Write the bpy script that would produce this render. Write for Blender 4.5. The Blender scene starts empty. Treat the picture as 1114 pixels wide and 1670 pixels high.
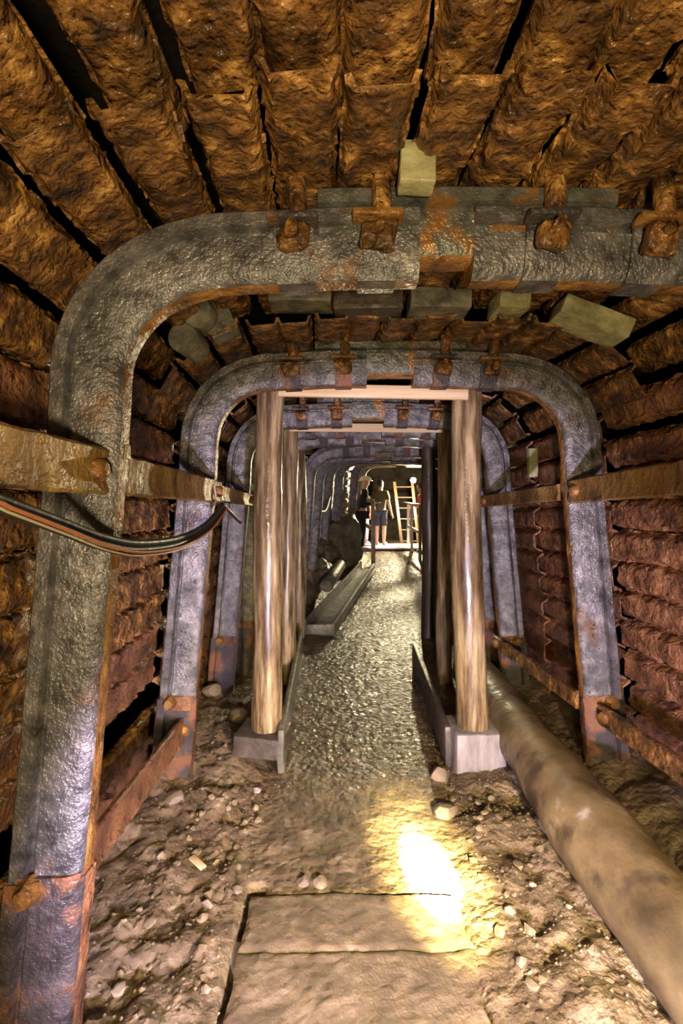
import bpy, bmesh, math, random
from mathutils import Vector, Matrix, noise
R = random.Random(7)
C = bpy.context.scene.collection
SC = bpy.context.scene
# ------------------------------------------------------------------ camera, exposure, light
F = 780.0
CAMZ = 1.4
cam = bpy.data.objects.new('camera', bpy.data.cameras.new('camera'))
C.objects.link(cam)
cam.location = (0, 0, CAMZ)
cam.rotation_euler = (math.radians(90), 0, 0)
cam.data.sensor_fit = 'VERTICAL'
cam.data.sensor_height = 36
cam.data.lens = 36 * F / 1670
cam.data.clip_start = 0.02
SC.camera = cam
SC.view_settings.view_transform = 'Standard'
SC.view_settings.look = 'None'
SC.view_settings.gamma = 1
SC.view_settings.use_curve_mapping = False
SC.view_settings.exposure = 0.42
w = bpy.data.worlds.new('world')
SC.world = w
w.use_nodes = True
w.node_tree.nodes['Background'].inputs[0].default_value = (0.05, 0.035, 0.025, 1)
w.node_tree.nodes['Background'].inputs[1].default_value = 0.12
SC.cycles.max_bounces = 6

def lamp(name, kind, loc, col, power, target=None, radius=0.05, angle=None, blend=0.5):
    d = bpy.data.lights.new(name, kind)
    d.color = col
    d.energy = power
    d.shadow_soft_size = radius
    if kind == 'SPOT':
        d.spot_size = math.radians(angle)
        d.spot_blend = blend
    o = bpy.data.objects.new(name, d)
    C.objects.link(o)
    o.location = loc
    if target is not None:
        o.rotation_euler = (Vector(target) - Vector(loc)).to_track_quat('-Z', 'Y').to_euler()
    return o
# an added warm fill light behind the camera, the hand torch that makes the hot spot on the floor,
# the cool head lamp pointing down the gallery, the far lamp in the chamber
lamp('warm_fill_light', 'POINT', (0.08, -0.60, 1.12), (1.0, 0.77, 0.44), 135, radius=0.08)
lamp('hand_torch', 'SPOT', (0.62, 0.10, 0.86), (1.0, 0.90, 0.62), 30000, target=(0.345, 1.85, 0.0), radius=0.012, angle=6.6, blend=1.0)
lamp('hand_torch_corona', 'SPOT', (0.62, 0.10, 0.86), (1.0, 0.82, 0.36), 3400, target=(0.345, 1.87, 0.0), radius=0.012, angle=14, blend=1.0)
lamp('hand_torch_spill', 'SPOT', (0.62, 0.10, 0.86), (1.0, 0.80, 0.40), 260, target=(0.25, 1.90, 0.0), radius=0.012, angle=75, blend=1.0)
lamp('cool_head_lamp', 'SPOT', (0.22, -0.05, 0.50), (0.84, 0.70, 1.0), 330, target=(0.20, 2.5, 0.27), radius=0.04, angle=81, blend=0.25)
lamp('chamber_lamp_light', 'POINT', (1.93, 12.75, 2.16), (1.0, 0.84, 0.50), 900, radius=0.06)
lamp('chamber_leg_fill', 'SPOT', (1.25, 10.7, 1.75), (0.85, 0.72, 1.0), 90, target=(0.95, 12.4, 0.7), radius=0.03, angle=60, blend=0.6)  # added lilac fill for the legs near the landing, no visible source

def at(px, py, d):
    return Vector(((px - 557) / F * d, d, CAMZ - (py - 835) / F * d))

# ------------------------------------------------------------------ helpers
def lerp(a, b, t): return a + (b - a) * t
def interp(t, pts):
    if t <= pts[0][0]: return pts[0][1]
    for (a, va), (b, vb) in zip(pts, pts[1:]):
        if t <= b: return va + (vb - va) * (t - a) / (b - a)
    return pts[-1][1]
def sstep(a, b, t):
    t = max(0, min(1, (t - a) / (b - a)))
    return t * t * (3 - 2 * t)
def nz(v, s, o=0.0): return noise.noise(Vector((v[0] * s + o, v[1] * s + o * 1.7, v[2] * s - o)))
def nv(v, s): return noise.noise_vector(Vector((v[0] * s, v[1] * s, v[2] * s)))

class MB:
    def __init__(s):
        s.v, s.f, s.m = [], [], []
    def add(s, vs, fs, mi=0):
        b = len(s.v)
        s.v += [Vector(p) for p in vs]
        for k, f in enumerate(fs):
            s.f.append([b + i for i in f])
            s.m.append(mi if not isinstance(mi, list) else mi[k])
        return s
    def loft(s, rings, cap=True, mi=0, closed=True):
        n = len(rings[0])
        vs = [p for r in rings for p in r]
        fs, ms = [], []
        for i in range(len(rings) - 1):
            for j in range(n if closed else n - 1):
                k = (j + 1) % n
                fs.append([i * n + j, i * n + k, (i + 1) * n + k, (i + 1) * n + j])
                ms.append(mi(j) if callable(mi) else mi)
        if cap and closed:
            fs.append(list(range(n))[::-1]); ms.append(mi(0) if callable(mi) else mi)
            fs.append([(len(rings) - 1) * n + j for j in range(n)]); ms.append(mi(0) if callable(mi) else mi)
        return s.add(vs, fs, ms)
    def tube(s, pts, r, n=8, mi=0, sq=1.0):
        pts = [Vector(p) for p in pts]
        rings = []
        ref = None
        for i, p in enumerate(pts):
            t = (pts[min(i + 1, len(pts) - 1)] - pts[max(i - 1, 0)]).normalized()
            if ref is None:
                ref = Vector((0, 0, 1)) if abs(t.z) < 0.8 else Vector((0, 1, 0))
            u = (ref - t * ref.dot(t)).normalized()
            ref = u
            v = t.cross(u)
            rr = r[i] if isinstance(r, (list, tuple)) else r
            rings.append([p + (u * math.cos(a) + v * math.sin(a) * sq) * rr for a in [2 * math.pi * k / n for k in range(n)]])
        return s.loft(rings, mi=mi)
    def block(s, c, size, rot=None, bev=0.006, cuts=0, mi=0):
        bm = bmesh.new()
        bmesh.ops.create_cube(bm, size=1.0)
        for v in bm.verts: v.co = Vector((v.co.x * size[0], v.co.y * size[1], v.co.z * size[2]))
        if bev: bmesh.ops.bevel(bm, geom=bm.edges[:], offset=bev, segments=2, affect='EDGES', profile=0.5)
        if cuts: bmesh.ops.subdivide_edges(bm, edges=[e for e in bm.edges if e.calc_length() > bev * 4], cuts=cuts, use_grid_fill=True)
        M = (rot.to_matrix() if hasattr(rot, 'to_matrix') else rot) if rot is not None else Matrix.Identity(3)
        bm.verts.index_update()
        vs = [M @ v.co + Vector(c) for v in bm.verts]
        fs = [[v.index for v in f.verts] for f in bm.faces]
        bm.free()
        return s.add(vs, fs, mi)
    def plank(s, a, b, wdir, width, thick, bev=0.005, cuts=0):
        a, b = Vector(a), Vector(b)
        t = (b - a).normalized()
        wd = Vector(wdir); wd = (wd - t * wd.dot(t)).normalized()
        n = t.cross(wd)
        M = Matrix((t, wd, n)).transposed()
        return s.block((a + b) / 2, ((b - a).length, width, thick), M, bev, cuts)
    def ball(s, c, r, sub=2, mi=0):
        bm = bmesh.new()
        bmesh.ops.create_icosphere(bm, subdivisions=sub, radius=1)
        rr = r if isinstance(r, (tuple, list, Vector)) else (r, r, r)
        vs = [Vector((v.co.x * rr[0], v.co.y * rr[1], v.co.z * rr[2])) + Vector(c) for v in bm.verts]
        fs = [[v.index for v in f.verts] for f in bm.faces]
        bm.free()
        return s.add(vs, fs, mi)
    def rough(s, amp, sc=12, amp2=0, sc2=50):
        for i, v in enumerate(s.v):
            s.v[i] = v + nv(v, sc) * amp + (nv(v, sc2) * amp2 if amp2 else Vector())
        return s

ORG = {}
def part(name, mb, mats, parent=None, smooth=True, org=None, sharp=40):
    if not isinstance(mats, (list, tuple)): mats = [mats]
    if org is None:
        if parent is not None: org = ORG[parent.name]
        else:
            xs = [v.x for v in mb.v]; ys = [v.y for v in mb.v]; zs = [v.z for v in mb.v]
            org = Vector(((min(xs) + max(xs)) / 2, (min(ys) + max(ys)) / 2, min(zs)))
    me = bpy.data.meshes.new(name)
    me.from_pydata([v - org for v in mb.v], [], mb.f)
    for m in mats: me.materials.append(m)
    me.polygons.foreach_set('material_index', mb.m)
    bm = bmesh.new(); bm.from_mesh(me)
    bmesh.ops.recalc_face_normals(bm, faces=bm.faces)
    bm.to_mesh(me); bm.free()
    if smooth:
        me.polygons.foreach_set('use_smooth', [True] * len(me.polygons))
        me.set_sharp_from_angle(angle=math.radians(sharp))
    o = bpy.data.objects.new(name, me)
    C.objects.link(o)
    if parent is None: o.location = org
    else:
        o.parent = parent
        o.location = org - ORG[parent.name]
    ORG[o.name] = Vector(org)
    return o
def tag(o, label=None, cat=None, group=None, kind=None):
    if label: o['label'] = label
    if cat: o['category'] = cat
    if group: o['group'] = group
    if kind: o['kind'] = kind
    return o
def thing(name, loc, label, cat, group=None):
    o = bpy.data.objects.new(name, None)
    o.empty_display_size = 0.1
    C.objects.link(o)
    o.location = loc
    ORG[o.name] = Vector(loc)
    return tag(o, label, cat, group)
ORD = ['first', 'second', 'third', 'fourth', 'fifth', 'sixth', 'seventh', 'eighth', 'ninth', 'tenth', 'eleventh', 'twelfth', 'thirteenth', 'fourteenth', 'fifteenth', 'sixteenth', 'seventeenth', 'eighteenth']

# ------------------------------------------------------------------ materials
def material(name, ramp, scale, rough, bumps, metallic=0.0, stretch=(1, 1, 1), detail=6, spots=None, attr_rough=False, spec=0.5):
    m = bpy.data.materials.new(name); m.use_nodes = True
    nt = m.node_tree; N = nt.nodes; L = nt.links
    bs = N['Principled BSDF']
    tc = N.new('ShaderNodeNewGeometry')
    mp = N.new('ShaderNodeMapping'); mp.inputs['Scale'].default_value = stretch
    L.new(tc.outputs['Position'], mp.inputs['Vector'])
    def noi(sc, det, ro=0.6, vec=None):
        n = N.new('ShaderNodeTexNoise'); n.inputs['Scale'].default_value = sc; n.inputs['Detail'].default_value = det; n.inputs['Roughness'].default_value = ro
        L.new(vec or mp.outputs['Vector'], n.inputs['Vector']); return n
    n1 = noi(scale, detail)
    cr = N.new('ShaderNodeValToRGB')
    while len(cr.color_ramp.elements) < len(ramp): cr.color_ramp.elements.new(0.5)
    for e, (p, c) in zip(cr.color_ramp.elements, ramp): e.position = p; e.color = (*c, 1)
    L.new(n1.outputs[0], cr.inputs[0])
    col = cr.outputs[0]
    if spots:
        sp_scale, lo, hi, sc_col = spots
        n3 = noi(sp_scale, 4)
        mr = N.new('ShaderNodeMapRange'); mr.inputs[1].default_value = lo; mr.inputs[2].default_value = hi
        L.new(n3.outputs[0], mr.inputs[0])
        mx = N.new('ShaderNodeMix'); mx.data_type = 'RGBA'
        L.new(mr.outputs[0], mx.inputs[0]); L.new(col, mx.inputs[6]); mx.inputs[7].default_value = (*sc_col, 1)
        col = mx.outputs[2]
    if attr_rough:
        at0 = N.new('ShaderNodeAttribute'); at0.attribute_name = 'wet'
        mw = N.new('ShaderNodeMix'); mw.data_type = 'RGBA'; mw.blend_type = 'MULTIPLY'
        L.new(at0.outputs['Fac'], mw.inputs[0]); L.new(col, mw.inputs[6]); mw.inputs[7].default_value = (.55, .52, .42, 1)
        col = mw.outputs[2]
    L.new(col, bs.inputs['Base Color'])
    n2 = noi(scale * 2.3 + 3, 3)
    mr = N.new('ShaderNodeMapRange'); mr.inputs[1].default_value = 0.35; mr.inputs[2].default_value = 0.65
    mr.inputs[3].default_value = rough[0]; mr.inputs[4].default_value = rough[1]
    L.new(n2.outputs[0], mr.inputs[0])
    rsock = mr.outputs[0]
    if attr_rough:
        at_ = N.new('ShaderNodeAttribute'); at_.attribute_name = 'wet'
        ma = N.new('ShaderNodeMath'); ma.operation = 'MULTIPLY_ADD'; ma.inputs[1].default_value = -0.38
        L.new(at_.outputs['Fac'], ma.inputs[0]); L.new(rsock, ma.inputs[2]); rsock = ma.outputs[0]
    L.new(rsock, bs.inputs['Roughness'])
    bs.inputs['Metallic'].default_value = metallic
    bs.inputs['Specular IOR Level'].default_value = spec
    prev = None
    for sc, st, dist in bumps:
        b = N.new('ShaderNodeBump'); b.inputs['Strength'].default_value = st; b.inputs['Distance'].default_value = dist
        if sc < 0:      # crust of rounded nodules
            vo = N.new('ShaderNodeTexVoronoi'); vo.feature = 'SMOOTH_F1'; vo.inputs['Scale'].default_value = -sc
            vo.inputs['Smoothness'].default_value = 0.35
            dn = noi(-sc * .7, 2, 0.5, tc.outputs['Position'])
            va = N.new('ShaderNodeVectorMath'); va.operation = 'MULTIPLY_ADD'; va.inputs[1].default_value = (.035, .035, .035)
            L.new(dn.outputs['Color'], va.inputs[0]); L.new(tc.outputs['Position'], va.inputs[2])
            L.new(va.outputs[0], vo.inputs['Vector'])
            iv = N.new('ShaderNodeMath'); iv.operation = 'SUBTRACT'; iv.inputs[0].default_value = 1.0
            L.new(vo.outputs['Distance'], iv.inputs[1]); L.new(iv.outputs[0], b.inputs['Height'])
        else:
            L.new(noi(sc, 3, 0.55, tc.outputs['Position']).outputs[0], b.inputs['Height'])
        if prev: L.new(prev.outputs[0], b.inputs['Normal'])
        prev = b
    if prev: L.new(prev.outputs[0], bs.inputs['Normal'])
    return m
RUST = material('wet_rust', [(0.34, (0.035, 0.019, 0.009)), (0.47, (0.14, 0.066, 0.019)), (0.57, (0.27, 0.13, 0.034)), (0.68, (0.56, 0.31, 0.09))], 14, (0.16, 0.45), [(22, 0.5, 0.03), (-42, 0.55, 0.016), (90, 0.6, 0.012)], 0.1, spots=(5, 0.55, 0.75, (0.06, 0.035, 0.015)))
RUSTRED = material('red_rust', [(0.28, (0.05, 0.022, 0.013)), (0.46, (0.17, 0.074, 0.034)), (0.6, (0.28, 0.13, 0.055)), (0.76, (0.46, 0.23, 0.10))], 9, (0.2, 0.5), [(22, 0.5, 0.03), (-42, 0.5, 0.016), (90, 0.6, 0.012)], 0.1)
STEEL = material('wet_grey_steel', [(0.30, (0.045, 0.042, 0.040)), (0.5, (0.14, 0.135, 0.13)), (0.68, (0.27, 0.25, 0.24))], 16, (0.24, 0.48), [(42, 0.35, 0.02), (120, 0.55, 0.008)], 0.45, spots=(4.5, 0.60, 0.70, (0.15, 0.08, 0.035)))
CROWNST = material('dark_green_grey_steel', [(0.30, (0.04, 0.042, 0.034)), (0.5, (0.11, 0.115, 0.095)), (0.68, (0.21, 0.21, 0.18))], 14, (0.2, 0.42), [(42, 0.3, 0.02), (110, 0.5, 0.008)], 0.4, spots=(6, 0.54, 0.62, (0.26, 0.13, 0.04)))
STEELRUST = material('orange_edge_rust', [(0.3, (0.07, 0.03, 0.01)), (0.5, (0.22, 0.10, 0.022)), (0.7, (0.40, 0.21, 0.05))], 14, (0.3, 0.6), [(40, 0.6, 0.02), (110, 0.5, 0.008)], 0.1)
DARKSTEEL = material('dark_stub_steel', [(0.3, (0.02, 0.016, 0.016)), (0.55, (0.055, 0.044, 0.042)), (0.7, (0.10, 0.078, 0.07))], 12, (0.35, 0.6), [(50, 0.5, 0.02), (120, 0.5, 0.006)], 0.05, spots=(5, 0.52, 0.6, (0.20, 0.085, 0.035)))
BAR = material('ochre_flat_bar', [(0.28, (0.07, 0.035, 0.012)), (0.5, (0.23, 0.13, 0.035)), (0.72, (0.38, 0.25, 0.08))], 8, (0.35, 0.65), [(45, 0.5, 0.02), (110, 0.4, 0.006)], 0.1, stretch=(1, 1, 0.35), spots=(6, 0.55, 0.68, (0.05, 0.03, 0.015)))
POSTW = material('wet_log', [(0.28, (0.04, 0.024, 0.012)), (0.44, (0.13, 0.085, 0.04)), (0.58, (0.34, 0.25, 0.13)), (0.72, (0.60, 0.48, 0.29))], 11, (0.16, 0.42), [(30, 0.15, 0.02)], 0.0, stretch=(2.2, 2.2, 0.22))
POSTUNLIT = material('unlit_wet_log', [(0.26, (0.015, 0.010, 0.007)), (0.5, (0.06, 0.042, 0.022)), (0.75, (0.14, 0.10, 0.055))], 9, (0.3, 0.6), [(30, 0.2, 0.02)], 0.0, stretch=(2.2, 2.2, 0.22))  # darker copy of the wet log, lack of light painted into its colour
FRESH = material('fresh_sawn_wood', [(0.3, (0.60, 0.43, 0.22)), (0.55, (0.74, 0.57, 0.33)), (0.7, (0.82, 0.67, 0.43))], 10, (0.55, 0.75), [(60, 0.15, 0.01)], 0.0, stretch=(0.3, 2, 3))
GREYW = material('grey_weathered_wood', [(0.3, (0.05, 0.045, 0.035)), (0.52, (0.15, 0.14, 0.10)), (0.72, (0.28, 0.26, 0.19))], 12, (0.3, 0.6), [(45, 0.35, 0.02), (120, 0.3, 0.006)], 0.0)
PALEW = material('pale_green_wood', [(0.3, (0.15, 0.14, 0.06)), (0.52, (0.34, 0.32, 0.16)), (0.72, (0.52, 0.49, 0.27))], 10, (0.3, 0.6), [(45, 0.3, 0.02)], 0.0)
DARKW = material('dark_plank', [(0.3, (0.022, 0.018, 0.014)), (0.52, (0.075, 0.06, 0.045)), (0.72, (0.16, 0.13, 0.10))], 10, (0.3, 0.6), [(45, 0.4, 0.02)], 0.0)
BLOCKW = material('grey_block_wood', [(0.3, (0.13, 0.11, 0.10)), (0.52, (0.27, 0.24, 0.22)), (0.72, (0.40, 0.36, 0.34))], 9, (0.45, 0.7), [(35, 0.4, 0.02)], 0.0, stretch=(2, 2, 0.5))
PIPE = material('muddy_pipe', [(0.28, (0.05, 0.036, 0.018)), (0.48, (0.15, 0.105, 0.05)), (0.62, (0.23, 0.165, 0.085)), (0.72, (0.5, 0.45, 0.4))], 5, (0.3, 0.6), [(14, 0.2, 0.03), (70, 0.3, 0.008)], 0.0, spots=(3.2, 0.53, 0.60, (0.05, 0.034, 0.022)))
MUD = material('wet_mud', [(0.28, (0.065, 0.044, 0.025)), (0.48, (0.16, 0.115, 0.068)), (0.6, (0.25, 0.185, 0.115)), (0.72, (0.38, 0.31, 0.21))], 9, (0.42, 0.72), [(-26, 0.55, 0.028), (55, 0.6, 0.018), (130, 0.5, 0.008)], 0.0, attr_rough=True, spots=(3, 0.56, 0.7, (0.12, 0.085, 0.05)))
SLAB = material('muddy_concrete', [(0.3, (0.09, 0.065, 0.04)), (0.52, (0.175, 0.13, 0.08)), (0.72, (0.28, 0.215, 0.14))], 7, (0.4, 0.65), [(-24, 0.35, 0.02), (60, 0.5, 0.014), (130, 0.4, 0.006)], 0.0)
STONE = material('brown_stone', [(0.3, (0.10, 0.075, 0.05)), (0.52, (0.22, 0.17, 0.11)), (0.72, (0.38, 0.30, 0.20))], 9, (0.4, 0.7), [(40, 0.5, 0.015)], 0.0)
PSTONE = material('pale_stone', [(0.3, (0.28, 0.24, 0.24)), (0.6, (0.45, 0.40, 0.42))], 14, (0.4, 0.6), [(50, 0.4, 0.01)], 0.0)
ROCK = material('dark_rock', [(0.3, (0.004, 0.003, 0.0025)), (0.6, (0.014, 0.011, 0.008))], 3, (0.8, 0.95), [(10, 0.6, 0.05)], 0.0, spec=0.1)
BOULDER = material('muddy_boulder', [(0.3, (0.06, 0.05, 0.03)), (0.6, (0.17, 0.15, 0.09)), (0.75, (0.28, 0.25, 0.16))], 6, (0.35, 0.65), [(18, 0.6, 0.04)], 0.0)
def plain(name, col, rough=0.5, metallic=0.0, bump=40):
    return material(name, [(0.3, tuple(c * 0.75 for c in col)), (0.7, col)], 20, (rough, rough + 0.12), [(bump, 0.15, 0.01)], metallic)
CABLE = plain('black_cable_sheath', (0.02, 0.02, 0.018), 0.4)
CABLEO = plain('orange_wire_sheath', (0.42, 0.12, 0.03), 0.45)
CABLEP = plain('pale_wire_sheath', (0.45, 0.38, 0.24), 0.45)
SKIN = plain('skin', (0.55, 0.34, 0.24), 0.55)
OLIVE = plain('olive_cloth', (0.075, 0.072, 0.035), 0.85)
NAVY = plain('dark_shorts_cloth', (0.035, 0.035, 0.05), 0.85)
BLACKC = plain('black_cloth', (0.012, 0.012, 0.014), 0.85)
LILACLIT = plain('lilac_lit_cloth', (0.42, 0.36, 0.48), 0.8)  # lilac light on the legs is put into the cloth colour
REDC = plain('red_cloth', (0.55, 0.035, 0.06), 0.8)
GREYC = plain('grey_cloth', (0.32, 0.30, 0.34), 0.8)
HELMET = plain('cream_helmet', (0.62, 0.57, 0.42), 0.35)
HAIR = plain('dark_hair', (0.03, 0.02, 0.014), 0.6)
SHOE = plain('lilac_shoe', (0.30, 0.22, 0.42), 0.6)
RAILM = plain('pale_rail_paint', (0.5, 0.48, 0.5), 0.4)
RAILW = material('rail_wood', [(0.3, (0.22, 0.15, 0.07)), (0.7, (0.44, 0.33, 0.17))], 10, (0.4, 0.6), [(50, 0.2, 0.01)])
LADW = material('ladder_wood', [(0.3, (0.04, 0.022, 0.010)), (0.7, (0.09, 0.052, 0.026))], 10, (0.4, 0.6), [(50, 0.2, 0.01)])
PLAT = plain('pale_landing_boards', (0.62, 0.58, 0.5), 0.6)
BULB = bpy.data.materials.new('glowing_bulb'); BULB.use_nodes = True
BULB.node_tree.nodes['Principled BSDF'].inputs['Emission Color'].default_value = (1, 0.85, 0.5, 1)
BULB.node_tree.nodes['Principled BSDF'].inputs['Emission Strength'].default_value = 60

# ------------------------------------------------------------------ gallery geometry
def zbase(d): return interp(d, [(0, 0), (4, 0), (6.5, .05), (8.5, .20), (10, .35), (12, .48), (20, .50)])
def xcen(d): return interp(d, [(-1, .33), (1.27, .318), (2.46, .246), (3.62, .20), (4.15, .23), (4.8, .32), (5.95, .55), (7.1, .62), (8.3, .74), (9.4, .92), (10.6, 1.25), (11.7, 1.46), (13, 1.8)])
HT = 2.20
def outline(d, off=0.0, xa=None, n=9):
    """outer line of an arch at depth d, left foot to right foot, offset outwards by off: list of (x, z, nx, nz)"""
    cx, z0 = xcen(d), zbase(d)
    if xa is not None: cx += xa
    half = []
    for z in (-0.12, 0.1, 0.42, 0.7, 1.0, 1.3, 1.55): half.append((1.057 + 0.125 * (1.66 - z) / 1.66 * 1.15, z))
    HTd = interp(d, [(1.5, HT - .040), (2.2, HT)])
    ex, ez = 0.50, HTd - 1.72
    for k in range(n + 1):
        a = math.pi / 2 * k / n
        half.append((1.057 - ex + ex * math.cos(a) ** 0.92 if k < n else 1.057 - ex, 1.72 + ez * math.sin(a) ** 0.92))
    half.append((0.3, HTd + 0.012))
    pts = [(-x, z) for x, z in half] + [(0, HTd + 0.015)] + [(x, z) for x, z in reversed(half)]
    out = []
    for i, (x, z) in enumerate(pts):
        a, b = pts[max(0, i - 1)], pts[min(len(pts) - 1, i + 1)]
        tx, tz = b[0] - a[0], b[1] - a[1]
        l = math.hypot(tx, tz)
        nx, nzz = -tz / l, tx / l
        out.append((cx + x + nx * off, z0 + z + nzz * off, nx, nzz))
    return out
def resample(ol):
    s = [0]
    for a, b in zip(ol, ol[1:]): s.append(s[-1] + math.hypot(b[0] - a[0], b[1] - a[1]))
    return s
def sample(ol, s, t):
    t = max(0, min(s[-1], t))
    for i in range(len(s) - 1):
        if t <= s[i + 1] + 1e-9:
            f = (t - s[i]) / max(1e-9, s[i + 1] - s[i])
            return [lerp(ol[i][k], ol[i + 1][k], f) for k in range(4)]

# ------------------------------------------------------------------ floor and rock shell
def pleft(d): return interp(d, [(0, -.34), (1.7, -.33), (2.7, -.34), (4.1, -.36), (5, -.22), (6.5, -.08), (8, .24), (10, .66), (12, .72), (16, .6)])
def pright(d): return interp(d, [(0, .48), (2.5, .56), (4.5, .70), (7, 1.0), (10, 1.6), (13, 2.0), (16, 2.4)])
def ground(x, d, fine=True):
    z = zbase(d)
    ol, orr = pleft(d) - x, x - pright(d)
    out = max(ol, orr, 0)
    m = sstep(0.0, 0.12, out)
    p = (x, d, 0.0)
    z += (1 - m) * (0.010 * nz(p, 9) + (0.006 * nz(p, 24, 3) + 0.006 * nz(p, 55, 7)) * sstep(1.9, 2.8, d))
    z += m * (0.030 * nz(p, 5, 2) + 0.026 * nz(p, 13, 5) + 0.016 * abs(nz(p, 30, 9)) + 0.007 * nz(p, 70, 1))
    if ol > 0:
        z += 0.10 * sstep(0.02, .25, ol) * math.exp(-((d - 2.9) / .7) ** 2)
        z += sstep(4.5, 7, d) * 0.55 * sstep(0.05, .9, ol)
    if orr > -.1 and d < 2.2: z += .03 * sstep(-.10, .05, orr)
    if orr > 0: z += 0.05 * sstep(0.05, .5, orr) + .10 * sstep(.5, .9, orr)
    if d < 1.80 and -.36 < x < .50:
        z -= 0.05 * sstep(0, .03, min(x + .36, -.27 - x)) + .03 * sstep(0, .05, min(x + .30, .44 - x, 1.76 - d))
    return z
def build_floor():
    me = bpy.data.meshes.new('floor')
    NU = 240
    rows = []
    d = 0.35
    while d < 17:
        rows.append(d); d *= 1.0125
    vs, wet = [], []
    for d in rows:
        cx = xcen(d) if d < 8 else lerp(xcen(d), (pleft(d) + pright(d)) / 2, .5)
        W = 1.55 + sstep(4, 12, d) * 1.2
        for j in range(NU + 1):
            x = cx + (j / NU * 2 - 1) * W
            vs.append((x, d, ground(x, d)))
            inp = 1 - sstep(-.02, .12, max(pleft(d) - x, x - pright(d)))
            wet.append(inp * sstep(1.9, 3.0, d))
    fs = [(i * (NU + 1) + j, i * (NU + 1) + j + 1, (i + 1) * (NU + 1) + j + 1, (i + 1) * (NU + 1) + j) for i in range(len(rows) - 1) for j in range(NU)]
    me.from_pydata(vs, [], fs)
    a = me.attributes.new('wet', 'FLOAT', 'POINT'); a.data.foreach_set('value', wet)
    me.polygons.foreach_set('use_smooth', [True] * len(me.polygons))
    me.materials.append(MUD)
    o = bpy.data.objects.new('floor', me); C.objects.link(o); o['kind'] = 'structure'
build_floor()
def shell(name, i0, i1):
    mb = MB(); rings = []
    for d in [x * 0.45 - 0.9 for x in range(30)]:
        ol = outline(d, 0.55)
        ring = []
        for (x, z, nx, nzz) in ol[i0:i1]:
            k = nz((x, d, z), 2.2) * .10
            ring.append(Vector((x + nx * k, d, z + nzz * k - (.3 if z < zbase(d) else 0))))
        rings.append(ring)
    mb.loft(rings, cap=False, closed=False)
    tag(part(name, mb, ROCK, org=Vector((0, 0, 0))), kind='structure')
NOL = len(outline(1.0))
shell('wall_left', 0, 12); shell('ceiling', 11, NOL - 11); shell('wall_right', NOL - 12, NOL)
mb = MB(); rings = []
for i in range(25):
    rings.append([Vector((-3 + j * .4, 15.6 - 0.02 * (j - 12) ** 2 + .3 * nz((j * .4, i * .25, 0), 1.3), -.4 + i * .22)) for j in range(26)])
mb.loft(rings, cap=False, closed=False)
tag(part('wall_back', mb, ROCK, org=Vector((1, 15, 0))), kind='structure')

# ------------------------------------------------------------------ steel arches
SEC = [(0.0, -.024), (0.0, .024), (.012, .038), (.035, .047), (.075, .052), (.112, .056), (.118, .046), (.126, .046), (.132, .070), (.165, .070), (.172, .062),
       (.172, -.062), (.165, -.070), (.132, -.070), (.126, -.046), (.118, -.046), (.112, -.056), (.075, -.052), (.035, -.047), (.012, -.038)]
SD = 0.172
def secmat(j): return 1 if j in (0, 1, 2) else 0
def sweep_arch(d, s0, s1, lift=0.0, scale=1.0, step=0.045, secm=secmat, noise_amp=0.0025):
    ol = outline(d, 0.0, n=14); s = resample(ol)
    if s1 < 0: s1 = s[-1] + s1
    if s0 < 0: s0 = s[-1] + s0
    n = max(2, int((s1 - s0) / step)); rings = []
    for i in range(n + 1):
        x, z, nx, nzz = sample(ol, s, lerp(s0, s1, i / n))
        ring = []
        for r, t in SEC:
            rr = (r - SD) * scale + lift
            p = Vector((x + nx * rr, d + t * scale, z + nzz * rr))
            ring.append(p + nv(p, 28) * noise_amp)
        rings.append(ring)
    return MB().loft(rings, mi=secm), ol, s
def strap(d, ol, s, sc, wid, lift=0.0):
    """flat clamp plate wrapped over the front, bottom and back of the section, centred at arc length sc"""
    mb = MB(); rings = []
    for k in range(5):
        x, z, nx, nzz = sample(ol, s, sc + (k / 4 - .5) * wid)
        ring = []
        for r, t in [(.135, -.072), (.07, -.064), (.02, -.056), (-.008, -.036), (-.010, 0), (-.008, .036), (.02, .056), (.135, .072),
                     (.135, .060), (.02, .044), (.002, .03), (.0, 0), (.002, -.03), (.02, -.044), (.07, -.052), (.135, -.060)]:
            rr = r - SD + lift
            ring.append(Vector((x + nx * rr, d + t, z + nzz * rr)))
        rings.append(ring)
    return mb.loft(rings)
def bolt_set(d, ol, s, sc, k, parent):
    x, z, nx, nzz = sample(ol, s, sc)
    f = d - .085
    P = lambda u, r, t=0: Vector((x + nzz * u + nx * (r - SD), f + t, z - nx * u + nzz * (r - SD)))
    mb = MB().block(P(0, .125, -.012), (.125, .05, .018), None, .006, 1)      # cap bar of the clamp
    part('cap_bar', mb, STEELRUST if k % 2 else DARKSTEEL, parent)
    mb = MB()
    c = P(.0, .080, -.022)
    mb.block(c + Vector((0, .006, -.006)), (.080, .040, .072), Matrix.Rotation(.12 * k - .15, 3, 'Y'), .014, 3)
    mb.tube([c + Vector((0, 0, 0)), c + Vector((0, -.04, 0))], .016, 10)
    mb.rough(.016, 20, .006, 55)
    part('nut', mb, RUST, parent, sharp=80)
    mb = MB().tube([P(.012, .125, .0), P(.012, .17, .0), P(.010, .235, .004)], [.024, .026, .024], 10).rough(.003, 40)
    part('bolt_rod', mb, RUST, parent)
ARCHES = [1.27, 2.46, 3.62, 4.15, 4.80, 5.95, 7.10, 8.30, 9.40, 10.6, 11.7]
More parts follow.
